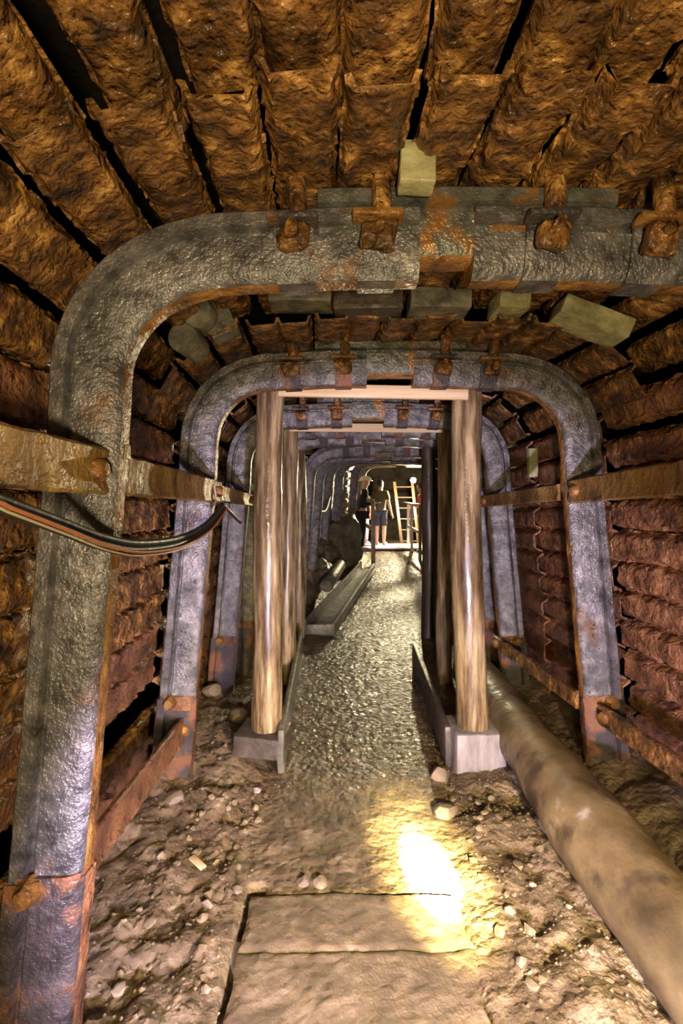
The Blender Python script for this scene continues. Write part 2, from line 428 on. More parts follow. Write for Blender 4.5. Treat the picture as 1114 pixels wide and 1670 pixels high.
ARCH_LABEL = ['nearest and largest grey steel arch crossing the whole photo, leg at left edge',
 'second steel arch from the camera, just in front of the log doorway',
 'third steel arch, lilac legs showing outside the log doorway posts',
 'slim steel arch inside the third one, a thin strip beside the front log posts',
 'fifth steel arch, crown showing just under the second pale board',
 'sixth steel arch, its pale lilac left shoulder showing through the doorway',
 'seventh steel arch, outermost of the dark curved legs seen through the doorway',
 'eighth steel arch, dark curved leg just above the loop of pale cable',
 'ninth steel arch, dark leg left of the lit stack of lagging boards',
 'tenth steel arch, dark leg right of the lit stack of lagging boards',
 'farthest steel arch, thin dark leg beside the helmeted person']
ARCH = []
for k, d in enumerate(ARCHES):
    z0 = zbase(d)
    root = thing('steel_arch', (xcen(d), d, z0), ARCH_LABEL[k], 'mine arch', 'steel support arches along the gallery')
    near = k < 3
    st = .045 if near else .12
    m0, ol, s = sweep_arch(d, 0, .2)
    Ltot = s[-1]
    sj = .54                                            # arc length where the stub meets the leg
    sc_l = next(s[i] for i in range(len(ol)) if ol[i][0] > xcen(d) - .56)      # where the flat crown starts
    half = Ltot / 2
    # lapped crown
    m, _, _ = sweep_arch(d, sc_l + .06 + .12, Ltot - sc_l - .18, lift=.048, step=st, secm=lambda j: 1 if j in (0, 1, 2, 19) else 0)
    part('crown_beam', m, [CROWNST, STEELRUST], root)
    ends = (half - .12, half + .02) if k == 0 else (half - .06, half + .06)
    m, _, _ = sweep_arch(d, sj - .02, ends[0] if k == 0 else half - .12, step=st)
    part('leg', m, [STEEL, STEELRUST], root)
    m, _, _ = sweep_arch(d, ends[1] if k == 0 else half + .12, Ltot - sj + .02, step=st)
    part('leg', m, [STEEL, STEELRUST], root)
    for a, b in ((0, sj + .05), (Ltot - sj - .05, Ltot)):
        m, _, _ = sweep_arch(d, a, b, lift=.010, scale=1.09, step=st * 1.5, noise_amp=.004)
        tag(part('leg_stub', m, [DARKSTEEL, RUSTRED], root), 'dark wider leg stub below the joint')
    if k < 6:
        cl = [half - .44, half - .23, half + .20, half + .47] if k == 0 else [half - .50, half - .24, half + .26, half + .50]
        for q, c in enumerate(cl):
            o = part('clamp', strap(d, ol, s, c, .085 if k else .10, .004), DARKSTEEL if k else STEEL, root)
            if k < 4: bolt_set(d, ol, s, c - .0, q, o)
        for c in (sj + .03, Ltot - sj - .03):
            o = part('joint_clamp', strap(d, ol, s, c, .07, .012), RUSTRED if k else DARKSTEEL, root)
            if k < 3:
                x, z, nx, nzz = sample(ol, s, c)
                p = Vector((x - nx * .06, d - .085, z))
                part('bolt', MB().tube([p + Vector((0, .03, 0)), p, p + Vector((0, -.02, 0))], [.034, .032, .022], 8).rough(.003, 40), STEELRUST, o)
    ARCH.append((root, ol, s))

# ------------------------------------------------------------------ lagging planks
def plank_section(wid, lip=.045, fl=.020):
    h = wid / 2; g = h - fl
    lower = [(-h - .004, lip), (-h + .002, lip), (-h + fl * .35, lip * .55), (-g - .003, .006), (-g + .004, 0)]
    n = 6
    lower += [(lerp(-g + .004, g - .004, (i + 1) / (n + 1)), 0) for i in range(n)]
    lower += [(g - .004, 0), (g + .003, .006), (h - fl * .35, lip * .55), (h - .002, lip), (h + .004, lip)]
    upper = [(h + .004, lip + .007), (h - .009, lip + .007), (g - .004, .010), (-g + .004, .010), (-h + .009, lip + .007), (-h - .004, lip + .007)]
    return lower, upper
PITCH = 0.155
def place_word(k): return ['over the camera', 'over the nearest arch', 'over the second arch', 'over the third arch', 'over the fourth arch', 'over the fifth arch', 'over the sixth arch', 'over the seventh arch', 'over the eighth arch', 'over the ninth arch', 'over the tenth arch'][k]
def wall_word(k): return ['beside the camera', 'beside the nearest arch', 'between second and third arches', 'behind the third arch', 'behind the fourth arch', 'behind the fifth arch', 'behind the sixth arch', 'behind the seventh arch', 'behind the eighth arch', 'behind the ninth arch', 'behind the tenth arch'][k]
def bay(k, d0, d1, zones, step, amp, mat_fn, skip=(), pitch=PITCH, lead=.40, mat_wood=None):
    da = d0 - lead; db = d1 - .22
    if k == 0: da, db = d0, d1
    olA = outline(da); sA = resample(olA); olB = outline(db); sB = resample(olB)
    n = int(sA[-1] / pitch)
    todo = []
    for i in range(n):
        t = (i + .5) / n
        x, z, nx, nzz = sample(olA, sA, t * sA[-1])
        zone = 'roof' if nzz > .80 else ('left shoulder' if nzz > .28 and nx < 0 else 'right shoulder' if nzz > .28 else 'left wall' if nx < 0 else 'right wall')
        if zone not in zones or i in skip or z < .02 + zbase(da) : continue
        todo.append((i, t, zone))
    cnt = {z: [q for q in todo if q[2] == z] for z in zones}
    da_, db_ = da, db
    for i, t, zone in todo:
        wall = 'wall' in zone and k in (1, 2)
        da = d0 + .07 if wall and k == 2 else da_
        db = d1 + .04 if wall else db_
        rng = random.Random(i * 31 + k * 977)
        wid = pitch * (rng.uniform(.88, .95) if zone == 'roof' else rng.uniform(.92, .99) if 'wall' not in zone else rng.uniform(.93, .99))
        lip, fl = (.030, .016) if 'wall' not in zone else (.026, .012) if zone == 'left wall' and k < 2 else (.045, .028)
        lower, upper = plank_section(wid, lip, fl)
        sec = lower + upper
        ya = da + rng.uniform(-.035, .035); yb = db + (rng.uniform(-.02, .02) if wall else rng.uniform(-.06, .06))
        tilt = rng.uniform(-.05, .05); off_j = rng.uniform(-.008, .010)
        jt = rng.uniform(-.012, .012)
        nseg = max(3, int((yb - ya) / step)); rings = []
        xA = sample(olA, sA, t * sA[-1] + jt); xB = sample(olB, sB, t * sB[-1] + rng.uniform(-.012, .012))
        ns = len(sec)
        for q in range(nseg + 1):
            f = q / nseg
            bx, bz, nx, nzz = [lerp(xA[c], xB[c], f) for c in range(4)]
            l = math.hypot(nx, nzz); nx /= l; nzz /= l
            y = lerp(ya, yb, f)
            off = .052 + (y - d0) * (.02 if wall else .085) + off_j if k else .075 + off_j + (y - db) * .02
            ring = []
            for c, (u, v) in enumerate(sec):
                v2 = v + u * tilt
                if c < len(lower):
                    # crusted underside: lumps, stronger on the flanks, hanging downwards
                    fl = 1.0 if 4 <= c <= 11 else 2.0
                    pp = (u * 1.0 + i * 3.1, y, v + k * 5)
                    v2 += -fl * amp * (max(0, nz(pp, 26, 1)) * 1.3 + .8 * nz(pp, 11, 4) + .7 * max(0, nz(pp, 60, 2))) + amp * .3
                    u += (fl - .8) * amp * .8 * nz(pp, 38, 8)
                rr = off + v2
                ee = 0
                if q in (0, nseg): ee = .012 * nz((u * 9 + i, k, q), 3)
                ring.append(Vector((bx + nx * rr + nzz * u, y + ee, bz + nzz * rr - nx * u)))
            rings.append(ring)
        mb = MB().loft(rings)
        if zone == 'roof' or 'shoulder' in zone:
            j = [q[0] for q in cnt[zone]].index(i)
            lab = 'rusty corrugated %s plank %s, %s from the left' % (zone, place_word(k), ORD[j])
        else:
            seq = sorted((q[0] for q in cnt[zone]), reverse=zone != 'left wall')
            lab = 'rusty ribbed %s plank %s, %s up from the floor' % (zone, wall_word(k), ORD[seq.index(i)])
        if mat_wood: lab = lab.replace('rusty corrugated', 'pale lit wooden').replace('rusty ribbed', 'pale lit wooden')
        o = part('lagging_plank', mb, mat_wood or mat_fn(zone, rng), sharp=60)
        tag(o, lab, 'lagging plank', 'steel lagging planks of the gallery lining' if not mat_wood else 'lit wooden lagging boards at the far left')
ALLZ = ['roof', 'left shoulder', 'right shoulder', 'left wall', 'right wall']
rm = lambda zone, rng: RUST if zone in ('roof', 'left shoulder', 'right shoulder') else RUSTRED if zone == 'right wall' else (RUST if k == 1 or rng.random() < .7 else RUSTRED)
bay(0, -.25, 1.0, ['roof', 'left shoulder', 'right shoulder'], .03, .010, rm)
bay(1, 1.27, 2.46, ALLZ, .014, .0135, rm, skip=(3,))
bay(2, 2.46, 3.62, ALLZ, .024, .010, rm)
bay(3, 3.62, 4.15, ALLZ, .04, .008, rm, lead=.32)
for k in range(4, 10):
    bay(k, ARCHES[k], ARCHES[k + 1], ['roof', 'left shoulder', 'left wall'], .12, .006, rm, mat_wood=BLOCKW if k == 9 else None)

# ------------------------------------------------------------------ blocks and log ends wedged above the arches
def block_thing(name, px, py, d, size, rotz, mat, label, cat, tilt=0.0, amp=.003, group=None):
    M = Matrix.Rotation(math.radians(tilt), 3, 'Y') @ Matrix.Rotation(math.radians(rotz), 3, 'Z')
    mb = MB().block(at(px, py, d), size, M, .006, 3).rough(amp, 16, amp * .4, 60)
    return tag(part(name, mb, mat), label, cat, group)
G = 'wooden blocks wedged above the second arch'
block_thing('wedge_block', 490, 489, 2.02, (.26, .14, .062), 2, GREYW, 'grey wooden block wedged above second arch, leftmost of the flat row', 'wooden block', group=G)
block_thing('wedge_block', 600, 500, 2.02, (.285, .14, .072), -2, DARKW, 'dark wet wooden block wedged above the middle of second arch', 'wooden block', group=G)
block_thing('wedge_block', 714, 496, 2.02, (.25, .14, .080), 1, GREYW, 'pale grey block above second arch, right of the dark wet one', 'wooden block', group=G)
block_thing('wedge_block', 829, 499, 2.04, (.13, .15, .075), 4, PALEW, 'short pale green block above second arch, fourth in the row', 'wooden block', 3, group=G)
block_thing('wedge_block', 962, 525, 2.02, (.30, .15, .080), 0, PALEW, 'tilted greenish plank block above the right shoulder of second arch', 'wooden block', 21, group=G)
block_thing('support_block', 602, 472, 2.16, (.06, .08, .11), 0, GREYW, 'small upright block standing on the dark wet block', 'wooden block')
block_thing('support_block', 945, 480, 2.18, (.11, .07, .14), 0, DARKW, 'upright dark block above the tilted greenish plank block', 'wooden block', 20)
block_thing('support_block', 356, 516, 2.10, (.12, .10, .20), 0, GREYW, 'grey block standing beside the round log end at upper left', 'wooden block', -25)
block_thing('support_block', 680, 275, 1.13, (.085, .06, .095), 0, PALEW, 'pale yellow green block standing on the nearest arch crown', 'wooden block', 2)
block_thing('support_block', 109, 187, .97, (.03, .06, .05), 0, PALEW, 'tiny pale green block wedged between roof planks at upper left', 'wooden block', 20)
def log_end(px, py, d, r, ln, mat, label, dirv=(0, 1, 0)):
    c = at(px, py, d); dv = Vector(dirv).normalized()
    n = 18
    mb = MB().tube([c, c + dv * .01, c + dv * ln * .5, c + dv * ln], [r * .93, r, r, r * .97], n).rough(.006, 14, .002, 60)
    return tag(part('prop_log', mb, mat, sharp=35), label, 'log', 'round log ends wedged behind the lining')
log_end(320, 507, 1.98, .066, .14, GREYW, 'grey round log end wedged above left shoulder of second arch, upper of two', (.1, 1, .05))
log_end(297, 549, 2.00, .066, .14, GREYW, 'grey round log end below the upper one, left of second arch', (.1, 1, 0))
log_end(1075, 485, 2.05, .08, .35, GREYW, 'greenish round log end in the dark upper right corner under the nearest arch', (0, 1, .05))
# dark collars/blocks among the right hand lining seen through the second arch
block_thing('prop_block', 868, 755, 3.30, (.06, .05, .20), 0, PALEW, 'small upright pale block in the dark behind the right leg of second arch', 'wooden block')

# ------------------------------------------------------------------ spacer bars with their bolts
def spacer(a, b, h, label, bolts, th=.014, mat=BAR):
    a, b = Vector(a), Vector(b)
    root = thing('spacer_bar', (a + b) / 2, label, 'steel bar', 'spacer bars bolted between the arches')
    t = (b - a).normalized(); side = t.cross(Vector((0, 0, 1))).normalized()
    if side.x * (-1 if a.x < 0 else 1) > 0: side = -side     # towards the middle of the gallery
    mb = MB(); rings = []
    n = max(6, int((b - a).length / .03))
    for i in range(n + 1):
        c = a.lerp(b, i / n)
        ring = []
        for u, v in [(-.5, 0), (-.5, 1), (-.44, 1.5), (-.2, 1.1), (0, 1.0), (.2, 1.1), (.44, 1.5), (.5, 1), (.5, 0)]:
            p = c + Vector((0, 0, u * h)) + side * (v * th)
            ring.append(p + nv(p, 25) * .004)
        rings.append(ring)
    mb.loft(rings)
    part('flat_bar', mb, mat, root)
    for f in bolts:
        c = a.lerp(b, f) + side * th
        part('bolt_head', MB().tube([c, c + side * .018, c + side * .028], [.030, .028, .016], 8).rough(.003, 40), STEELRUST, root)
spacer((-.62, .45, 1.50), (-.618, 1.36, 1.505), .118, 'wide ochre flat bar crossing the nearest arch leg at the left edge', [.80])
spacer((-.615, 1.30, 1.503), (-.648, 2.52, 1.505), .113, 'ochre flat bar running from nearest arch to second arch on the left', [.94])
spacer((-.655, 2.50, 1.50), (-.700, 3.66, 1.49), .09, 'short brown bar on the left between second and third arches', [.95])
spacer((1.115, 1.2, 1.52), (1.145, 2.375, 1.50), .115, 'ochre bar at the right edge ending on the second arch leg', [.94])
spacer((1.11, 2.42, 1.50), (1.07, 3.60, 1.48), .085, 'brown bar on the right between second and third arches', [.95])
spacer((1.27, 1.25, .46), (1.285, 2.36, .405), .10, 'low brown bar at lower right before the second arch stub', [.95], mat=RUST)
spacer((1.20, 2.42, .45), (1.16, 3.60, .43), .09, 'low brown bar between second and third arches behind the pipe', [.95], mat=RUST)
spacer((-.765, 1.32, .37), (-.81, 2.44, .30), .13, 'low rusty channel bar along the left wall foot behind the nearest arch', [.97], mat=RUSTRED)
block_thing('wedge_block', 195, 737, 1.29, (.05, .04, .045), 0, PALEW, 'small pale wedge on the ochre bar beside the nearest arch leg', 'wooden block')
# ------------------------------------------------------------------ cables
def cable(pts, r, mat, label, group=None, n=10):
    P_ = [Vector(p) for p in pts]; out = []
    for i in range(len(P_) - 1):
        p0, p1, p2, p3 = P_[max(0, i - 1)], P_[i], P_[i + 1], P_[min(len(P_) - 1, i + 2)]
        for q in range(8):
            t = q / 8
            out.append(.5 * ((2 * p1) + (p2 - p0) * t + (2 * p0 - 5 * p1 + 4 * p2 - p3) * t * t + (3 * p1 - p0 - 3 * p2 + p3) * t ** 3))
    out.append(P_[-1])
    return tag(part('cable', MB().tube(out, r, n), mat), label, 'cable', group)
def cpts(dy, dx, amp=1.0): return [at(px, 835 + (py - 835) * 1 + dy * s_, d) + Vector((dx, 0, 0)) for px, py, d, s_ in
    [(-560, 700, .40, 1), (-60, 795, .72, 1), (0, 815, .80, 1), (95, 850, .97, 1), (165, 876, 1.13, 1), (225, 886, 1.32, .9), (290, 878, 1.66, .7), (335, 856, 2.0, .4), (362, 825, 2.30, .2)]]
GC = 'cable bundle sagging along the left wall'
cable(cpts(0, 0), .011, CABLE, 'thick black cable, uppermost of the bundle sagging along left wall', GC)
cable(cpts(12, .006), .009, CABLE, 'black cable just under the uppermost one of the left bundle', GC)
cable(cpts(19, .012), .008, CABLE, 'lowest black cable of the bundle on the left wall', GC)
cable(cpts(16, .026), .004, CABLEO, 'thin orange wire along the left cable bundle', GC)
cable(cpts(22, .02), .003, CABLEP, 'thin pale wire under the left cable bundle', GC)
cable([at(349, 790, 2.36), at(352, 815, 2.34), at(347, 835, 2.33), at(356, 842, 2.34)], .005, CABLEP, 'short pale tie wire hanging from the left bar at second arch')
cable([at(362, 822, 2.34), at(378, 838, 2.6), at(392, 852, 3.0)], .010, CABLE, 'black cable end leading from the bundle to third arch')
cable([at(484, 790, 6.5), at(490, 812, 6.55), at(505, 823, 7.0), at(528, 834, 7.6), at(537, 812, 8.2), at(541, 795, 8.5)], .022, CABLEP, 'pale cable hanging in a loop on the far left arches')

# ------------------------------------------------------------------ timber doorway frames
def log_post(root, x0, x1, d, z0, z1, r, mat, seed):
    rg = random.Random(seed); mb = MB(); pts, rr = [], []
    n = 26
    for i in range(n + 1):
        f = i / n
        pts.append(Vector((lerp(x0, x1, f) + .010 * math.sin(f * 5 + seed), d + .006 * math.cos(f * 4 + seed), lerp(z0, z1, f))))
        rr.append(r * (1.04 - .10 * f + .03 * math.sin(f * 13 + seed)))
    mb.tube(pts, rr, 20).rough(.006, 6, .0015, 40)
    return part('post', mb, mat, root, sharp=35)
fr = thing('timber_doorframe', (.15, 2.70, .18), 'nearest log doorframe with pale sawn board across its top', 'doorframe', 'log doorframes set inside the arches')
log_post(fr, -.432, -.392, 2.70, .185, 2.16, .082, POSTW, 1)
log_post(fr, .728, .702, 2.70, .20, 2.10, .086, POSTW, 2)
tag(part('cross_board', MB().plank(at(454, 636, 2.60), at(763, 642, 2.60), (0, 0, 1), .068, .03, .003, 2), FRESH, fr), 'pale fresh sawn cross board')
fr = thing('timber_doorframe', (.2, 3.88, 0), 'second log doorframe with a narrower pale board, inside the nearest one', 'doorframe', 'log doorframes set inside the arches')
log_post(fr, -.435, -.43, 3.88, .02, 2.12, .072, POSTW, 3)
log_post(fr, .845, .83, 3.88, .0, 2.10, .062, POSTW, 4)
tag(part('cross_board', MB().plank(at(473, 697, 3.80), at(722, 699, 3.80), (0, 0, 1), .066, .03, .003, 2), FRESH, fr), 'pale fresh sawn cross board')
fr = thing('timber_doorframe', (.2, 5.2, 0), 'third log doorframe, dark right post beside the wet path', 'doorframe', 'log doorframes set inside the arches')
log_post(fr, -.47, -.46, 5.2, .03, 2.15, .075, POSTW, 5)
log_post(fr, .955, .95, 5.2, .02, 2.15, .085, POSTUNLIT, 6)
tag(part('cross_board', MB().plank(at(555, 714, 5.12), at(692, 727, 5.12), (0, 0, 1), .05, .03, .003, 2), PSTONE, fr), 'thin board coloured pale as if lit')  # pale stone colour paints in the light falling on this board
mb = MB().block((.745, 2.70, .085), (.27, .27, .235), Matrix.Rotation(.06, 3, 'Z'), .010, 4).rough(.005, 14, .0015, 60)
tag(part('footing_block', mb, BLOCKW), 'grey wooden block under the right post of the nearest doorframe', 'wooden block')
mb = MB().block((-.44, 2.68, .13), (.27, .24, .11), Matrix.Rotation(-.10, 3, 'Z') @ Matrix.Rotation(.06, 3, 'Y'), .008, 3).rough(.005, 14, .0015, 60)
tag(part('footing_block', mb, DARKW), 'dark flat block under the left post of the nearest doorframe', 'wooden block')

# ------------------------------------------------------------------ edge boards, trough, pipe
mb = MB().plank((-.325, 2.55, .12), (-.40, 4.75, .12), (0, 0, 1), .23, .035, .006, 6).rough(.006, 8, .002, 40)
tag(part('edge_board', mb, GREYW), 'grey board on edge along the left side of the path', 'board', 'boards on edge beside the path')
mb = MB().plank((.585, 2.62, .11), (.66, 4.35, .10), (0, 0, 1), .22, .035, .006, 6).rough(.005, 8, .002, 40)
tag(part('edge_board', mb, DARKW), 'dark board on edge along the right side of the path', 'board', 'boards on edge beside the path')
tr = thing('wooden_trough', (-.1, 6.6, .15), 'long open wooden trough running up beside the path, left of it', 'trough')
a0, b0 = Vector((-.40, 5.25, .06)), Vector((.37, 9.0, .32))
dx = Vector((.30, 0, 0)) 
part('floor_board', MB().plank(a0 + dx / 2, b0 + dx * .4, (1, 0, 0), .30, .03, .004, 4), DARKW, tr)
part('side_board', MB().plank(a0 + Vector((-.0, 0, .07)), b0 + Vector((0, 0, .07)), (0, 0, 1), .17, .03, .004, 4), DARKW, tr)
tag(part('side_board', MB().plank(a0 + dx + Vector((0, 0, .05)), b0 + dx * .8 + Vector((0, 0, .05)), (0, 0, 1), .13, .045, .004, 4), GREYW, tr), 'pale worn side board')
tag(part('end_board', MB().plank(a0 + Vector((.02, -.02, .06)), a0 + dx + Vector((-.02, -.02, .06)), (0, 0, 1), .10, .03, .004), GREYW, tr), 'pale crosspiece at the near end')
mb = MB(); pts, rr = [], []
for i in range(60):
    f = i / 59; y = lerp(.55, 3.75, f)
    pts.append(Vector((.975 + .03 * f + .012 * math.sin(y * 2.3), y, .150 + .008 * math.sin(y * 3) + .02 * f)))
    rr.append(.148 + .006 * math.sin(y * 4.1) + (.008 if 1.9 < y < 1.96 else 0))
mb.tube(pts, rr, 28).rough(.010, 5, .002, 40)
tag(part('pipe', mb, PIPE), 'thick mud stained pipe lying along the right wall', 'pipe')
# small log with a bright cut end beside the trough
a = Vector((-.22, 6.7, .36)); b = Vector((-.02, 7.6, .56))
tag(part('short_log', MB().tube([a, a.lerp(b, .02), a.lerp(b, .5), b], [.085, .095, .095, .09], 16).rough(.006, 10), GREYW, sharp=35), 'short grey log lying on the rubble above the trough', 'log')

# ------------------------------------------------------------------ concrete slab, stones, gravel
def slab(x0, x1, y0, y1, top, label):
    mb = MB(); nx, ny = 70, max(6, int((y1 - y0) / .012))
    rings = []
    for j in range(ny + 1):
        y = lerp(y0, y1, j / ny); row = []
        for i in range(nx + 1):
            x = lerp(x0, x1 - .05 + .05 * nz((y, 0, 3), 7), i / nx)
            e = min(x - x0, x1 - x, y - y0, y1 - y)
            jag = .010 * nz((x, y, 0), 9) * (1 if e < .02 else 0)
            row.append(Vector((x + jag, y + jag, top + .008 * nz((x, y, 0), 6) + .005 * nz((x, y, 1), 22) + .003 * nz((x, y, 1), 50) - .007 * (1 - sstep(0, .012, e)))))
        rows = [Vector((row[0].x, row[0].y, -.1))] + row + [Vector((row[-1].x, row[-1].y, -.1))]
        rings.append(rows)
    front = [Vector((p.x, p.y, -.1)) for p in rings[-1]]; back = [Vector((p.x, p.y, -.1)) for p in rings[0]]
    mb.loft([back] + rings + [front], cap=False, closed=False)
    tag(part('concrete_slab', mb, SLAB, sharp=50), label, 'slab', 'concrete slabs of the path')
slab(-.325, .46, 1.52, 1.745, .012, 'narrow far concrete path slab lit by the lower end of the torch spot')
slab(-.325, .46, .60, 1.518, .011, 'large concrete path slab at the bottom edge, pale squarish stone at its left')

def stone(c, r, seed, mat, label, group=None, squash=(1, 1, .7), sub=2, cut=.22):
    mb = MB(); bm = bmesh.new(); bmesh.ops.create_icosphere(bm, subdivisions=sub, radius=1)
    o = Vector((seed * 3.7, seed * 1.3, seed * 2.1)); rg = random.Random(seed)
    planes = [(Vector((rg.uniform(-1, 1), rg.uniform(-1, 1), rg.uniform(-1, 1))).normalized(), rg.uniform(.55, .8)) for _ in range(7)]
    vs = []
    for v in bm.verts:
        p = v.co.copy()
        for n_, dd in planes:
            e = p.dot(n_) - dd
            if e > 0: p -= n_ * e
        p *= 1 + cut * noise.noise(p * 1.6 + o)
        vs.append(Vector((p.x * squash[0], p.y * squash[1], p.z * squash[2])) * r)
    Rm = Matrix.Rotation(rg.uniform(0, 6.28), 3, 'Z')
    mb.add([Rm @ v + Vector(c) for v in vs], [[v.index for v in f.verts] for f in bm.faces]); bm.free()
    return tag(part('stone', mb, mat, sharp=30), label, 'stone', group)
def on_ground(px, py, lift=0.0):
    d = 2.0
    for _ in range(30):
        x = (px - 557) / F * d
        z = ground(x, d) + lift
        d = .5 * d + .5 * max(.6, (CAMZ - z) * F / (py - 835))
    return Vector(((px - 557) / F * d, d, ground((px - 557) / F * d, d)))
p = on_ground(388, 1572)
mb = MB().block(p + Vector((0, 0, .012)), (.080, .085, .05), Matrix.Rotation(-.15, 3, 'Z'), .010, 2).rough(.006, 18)
tag(part('stone', mb, PSTONE), 'pale lilac squarish stone beside the left edge of the slabs', 'stone')
p = on_ground(323, 1412)
mb = MB().plank(p + Vector((-.035, .03, .014)), p + Vector((.03, -.028, .012)), (1, 1, 0), .026, .010, .003)
tag(part('wood_chip', mb, FRESH), 'pale wood chip lying on the mud left of the path', 'wood chip')
stone(on_ground(390, 1176) + Vector((0, 0, .03)), .075, 11, STONE, 'pointed brown stone beside the dark block under the left post')
stone(on_ground(285, 1302) + Vector((0, 0, .01)), .055, 12, STONE, 'brown rounded stone at the foot of the second arch left stub')
stone(on_ground(522, 1442) + Vector((0, 0, .006)), .030, 13, STONE, 'small brown stone on the far edge of the slabs, right of a similar one')
stone(on_ground(494, 1440) + Vector((0, 0, .006)), .026, 14, STONE, 'small brown stone on the far edge of the slabs, at its left corner')
stone(on_ground(715, 1268) + Vector((0, 0, .01)), .06, 15, STONE, 'flat brown stone just in front of the grey footing block')
stone(on_ground(728, 1330) + Vector((0, 0, .01)), .065, 16, STONE, 'flat brown stone between torch spot and grey footing block')
stone(on_ground(910, 1355) + Vector((0, 0, .01)), .085, 17, STONE, 'broad grey brown stone lying against the pipe')
stone(on_ground(345, 1140) + Vector((0, 0, .06)), .075, 18, STONE, 'rough stone in the rubble behind the second arch left leg')
cnt_ = 0
for k in range(400):
    x, d = R.uniform(-1.0, -.36), R.uniform(1.35, 3.4)
    if R.random() > .55 + .45 * math.exp(-((d - 2.5) / .5) ** 2): continue
    if cnt_ >= 90: break
    if abs(d - 2.7) < .25 and x > -.62: continue
    ol_x = xcen(d) - 1.0
    if x < ol_x: continue
    r = R.uniform(.010, .026); cnt_ += 1
    stone((x, d, ground(x, d) + r * .25), r, 100 + k, STONE if R.random() < .985 else PSTONE, 'small stone in the loose rubble left of the path', 'loose stones left of the path', (1, R.uniform(.7, 1), .7), 1)
for k in range(50):
    x, d = R.uniform(.52, .80), R.uniform(1.35, 2.45)
    r = R.uniform(.010, .028)
    stone((x, d, ground(x, d) + r * .2), r, 600 + k, STONE, 'small stone in the mud between path and pipe', 'loose stones beside the pipe', (1, R.uniform(.7, 1), .6), 1)
mb = MB()
for k in range(2600):
    if k % 3: x, d = R.uniform(-1.0, -.34), R.uniform(1.2, 4.2)
    else: x, d = R.uniform(.5, .9), R.uniform(1.2, 3)
    r = R.uniform(.003, .008)
    c = Vector((x, d, ground(x, d) + r * .3))
    q = [c + Vector((R.uniform(.7, 1.2) * r * a, R.uniform(.7, 1.2) * r * b, R.uniform(.5, .9) * r * e)) for a, b, e in ((1, 0, 0), (0, 1, 0), (-1, 0, 0), (0, -1, 0), (0, 0, 1), (0, 0, -1))]
    mb.add(q, [(0, 1, 4), (1, 2, 4), (2, 3, 4), (3, 0, 4), (1, 0, 5), (2, 1, 5), (3, 2, 5), (0, 3, 5)])
tag(part('gravel', mb, STONE, smooth=False), 'fine loose gravel scattered over the mud beside the path', 'gravel', kind='stuff')

# ------------------------------------------------------------------ far rubble heap
def boulder(c, rad, seed, label, mat=BOULDER, sub=4):
    mb = MB().ball((0, 0, 0), 1, sub)
    o = Vector((seed * 2.3, seed, seed * .7))
    for i, v in enumerate(mb.v):
        k = 1 + .38 * noise.noise(v * 1.3 + o) + .16 * noise.noise(v * 3.3 + o) + .13 * abs(noise.noise(v * 6 + o)) + .06 * noise.noise(v * 14 + o)
        mb.v[i] = Vector((v.x * rad[0] * k, v.y * rad[1] * k, v.z * rad[2] * k)) + Vector(c)
    return tag(part('boulder', mb, mat, sharp=35), label, 'boulder', 'boulders of the rubble heap left of the far path')
boulder((.02, 9.25, .70), (.40, .40, .56), 3, 'big dark boulder with lit rim beside the far gate rail')
boulder((-.28, 8.3, .62), (.24, .3, .28), 5, 'lower boulder left of the big dark one')
boulder((-.34, 7.4, .48), (.20, .3, .18), 8, 'smallest lit boulder above the wooden trough')
boulder((.05, 9.9, 1.22), (.22, .3, .16), 9, 'flat lit slab of rock on top of the big dark boulder', BOULDER)

# ------------------------------------------------------------------ far rails, ladder, lamp
def rail(label, posts, bars, mat, r, group):
    p0 = posts[0][0]
    root = thing('handrail', (p0[0], p0[1], zbase(p0[1])), label, 'handrail', group)
    for a, b in posts: part('post', MB().plank(a, b, (1, 0, 0), r * 2, r * 2, .006), mat, root)
    for a, b in bars: part('rail', MB().plank(a, b, (0, 0, 1), r * 2.2, r * 1.2, .006), mat, root)
rail('pale wooden handrail with square posts left of the far landing', [((.645, 9.7, .25), (.635, 9.7, 1.62)), ((.55, 11.9, .42), (.55, 11.9, 1.72))],
     [((.635, 9.68, 1.62), (.545, 11.95, 1.72)), ((.64, 9.7, 1.05), (.55, 11.9, 1.12))], RAILW, .04, 'handrails of the far landing')
rail('white handrail right of the far landing with an arm resting on it', [((1.69, 11.5, .42), (1.69, 11.5, 1.58)), ((1.69, 10.3, .34), (1.69, 10.3, 1.52)), ((1.76, 12.6, .46), (1.76, 12.6, 1.6))],
     [((1.69, 10.28, 1.54), (1.76, 12.62, 1.62)), ((1.68, 10.25, .96), (1.60, 11.6, 1.06))], RAILM, .032, 'handrails of the far landing')
lad = thing('ladder', (1.75, 13.3, .5), 'wooden ladder leaning in the far chamber below the lamp', 'ladder')
A = [at(643, 786, 13.9), at(656, 893, 13.3)]; B = [A[0] + Vector((.52, 0, 0)), A[1] + Vector((.46, 0, 0))]
for q in (A, B): part('stile', MB().plank(q[0], q[1], (1, 0, 0), .085, .05, .006), LADW, lad)
for k in range(6):
    f = .08 + k * .165
    part('rung', MB().tube([A[0].lerp(A[1], f), B[0].lerp(B[1], f)], .016, 8), LADW, lad)
lm = thing('hanging_lamp', at(674, 783, 12.8), 'glowing bare lamp hanging in the far chamber', 'lamp')
part('bulb', MB().ball(at(674, 783, 12.8), .075, 3), BULB, lm)
part('socket', MB().tube([at(674, 783, 12.8) + Vector((0, 0, .06)), at(674, 783, 12.8) + Vector((0, 0, .16))], [.045, .035], 12), CABLE, lm)
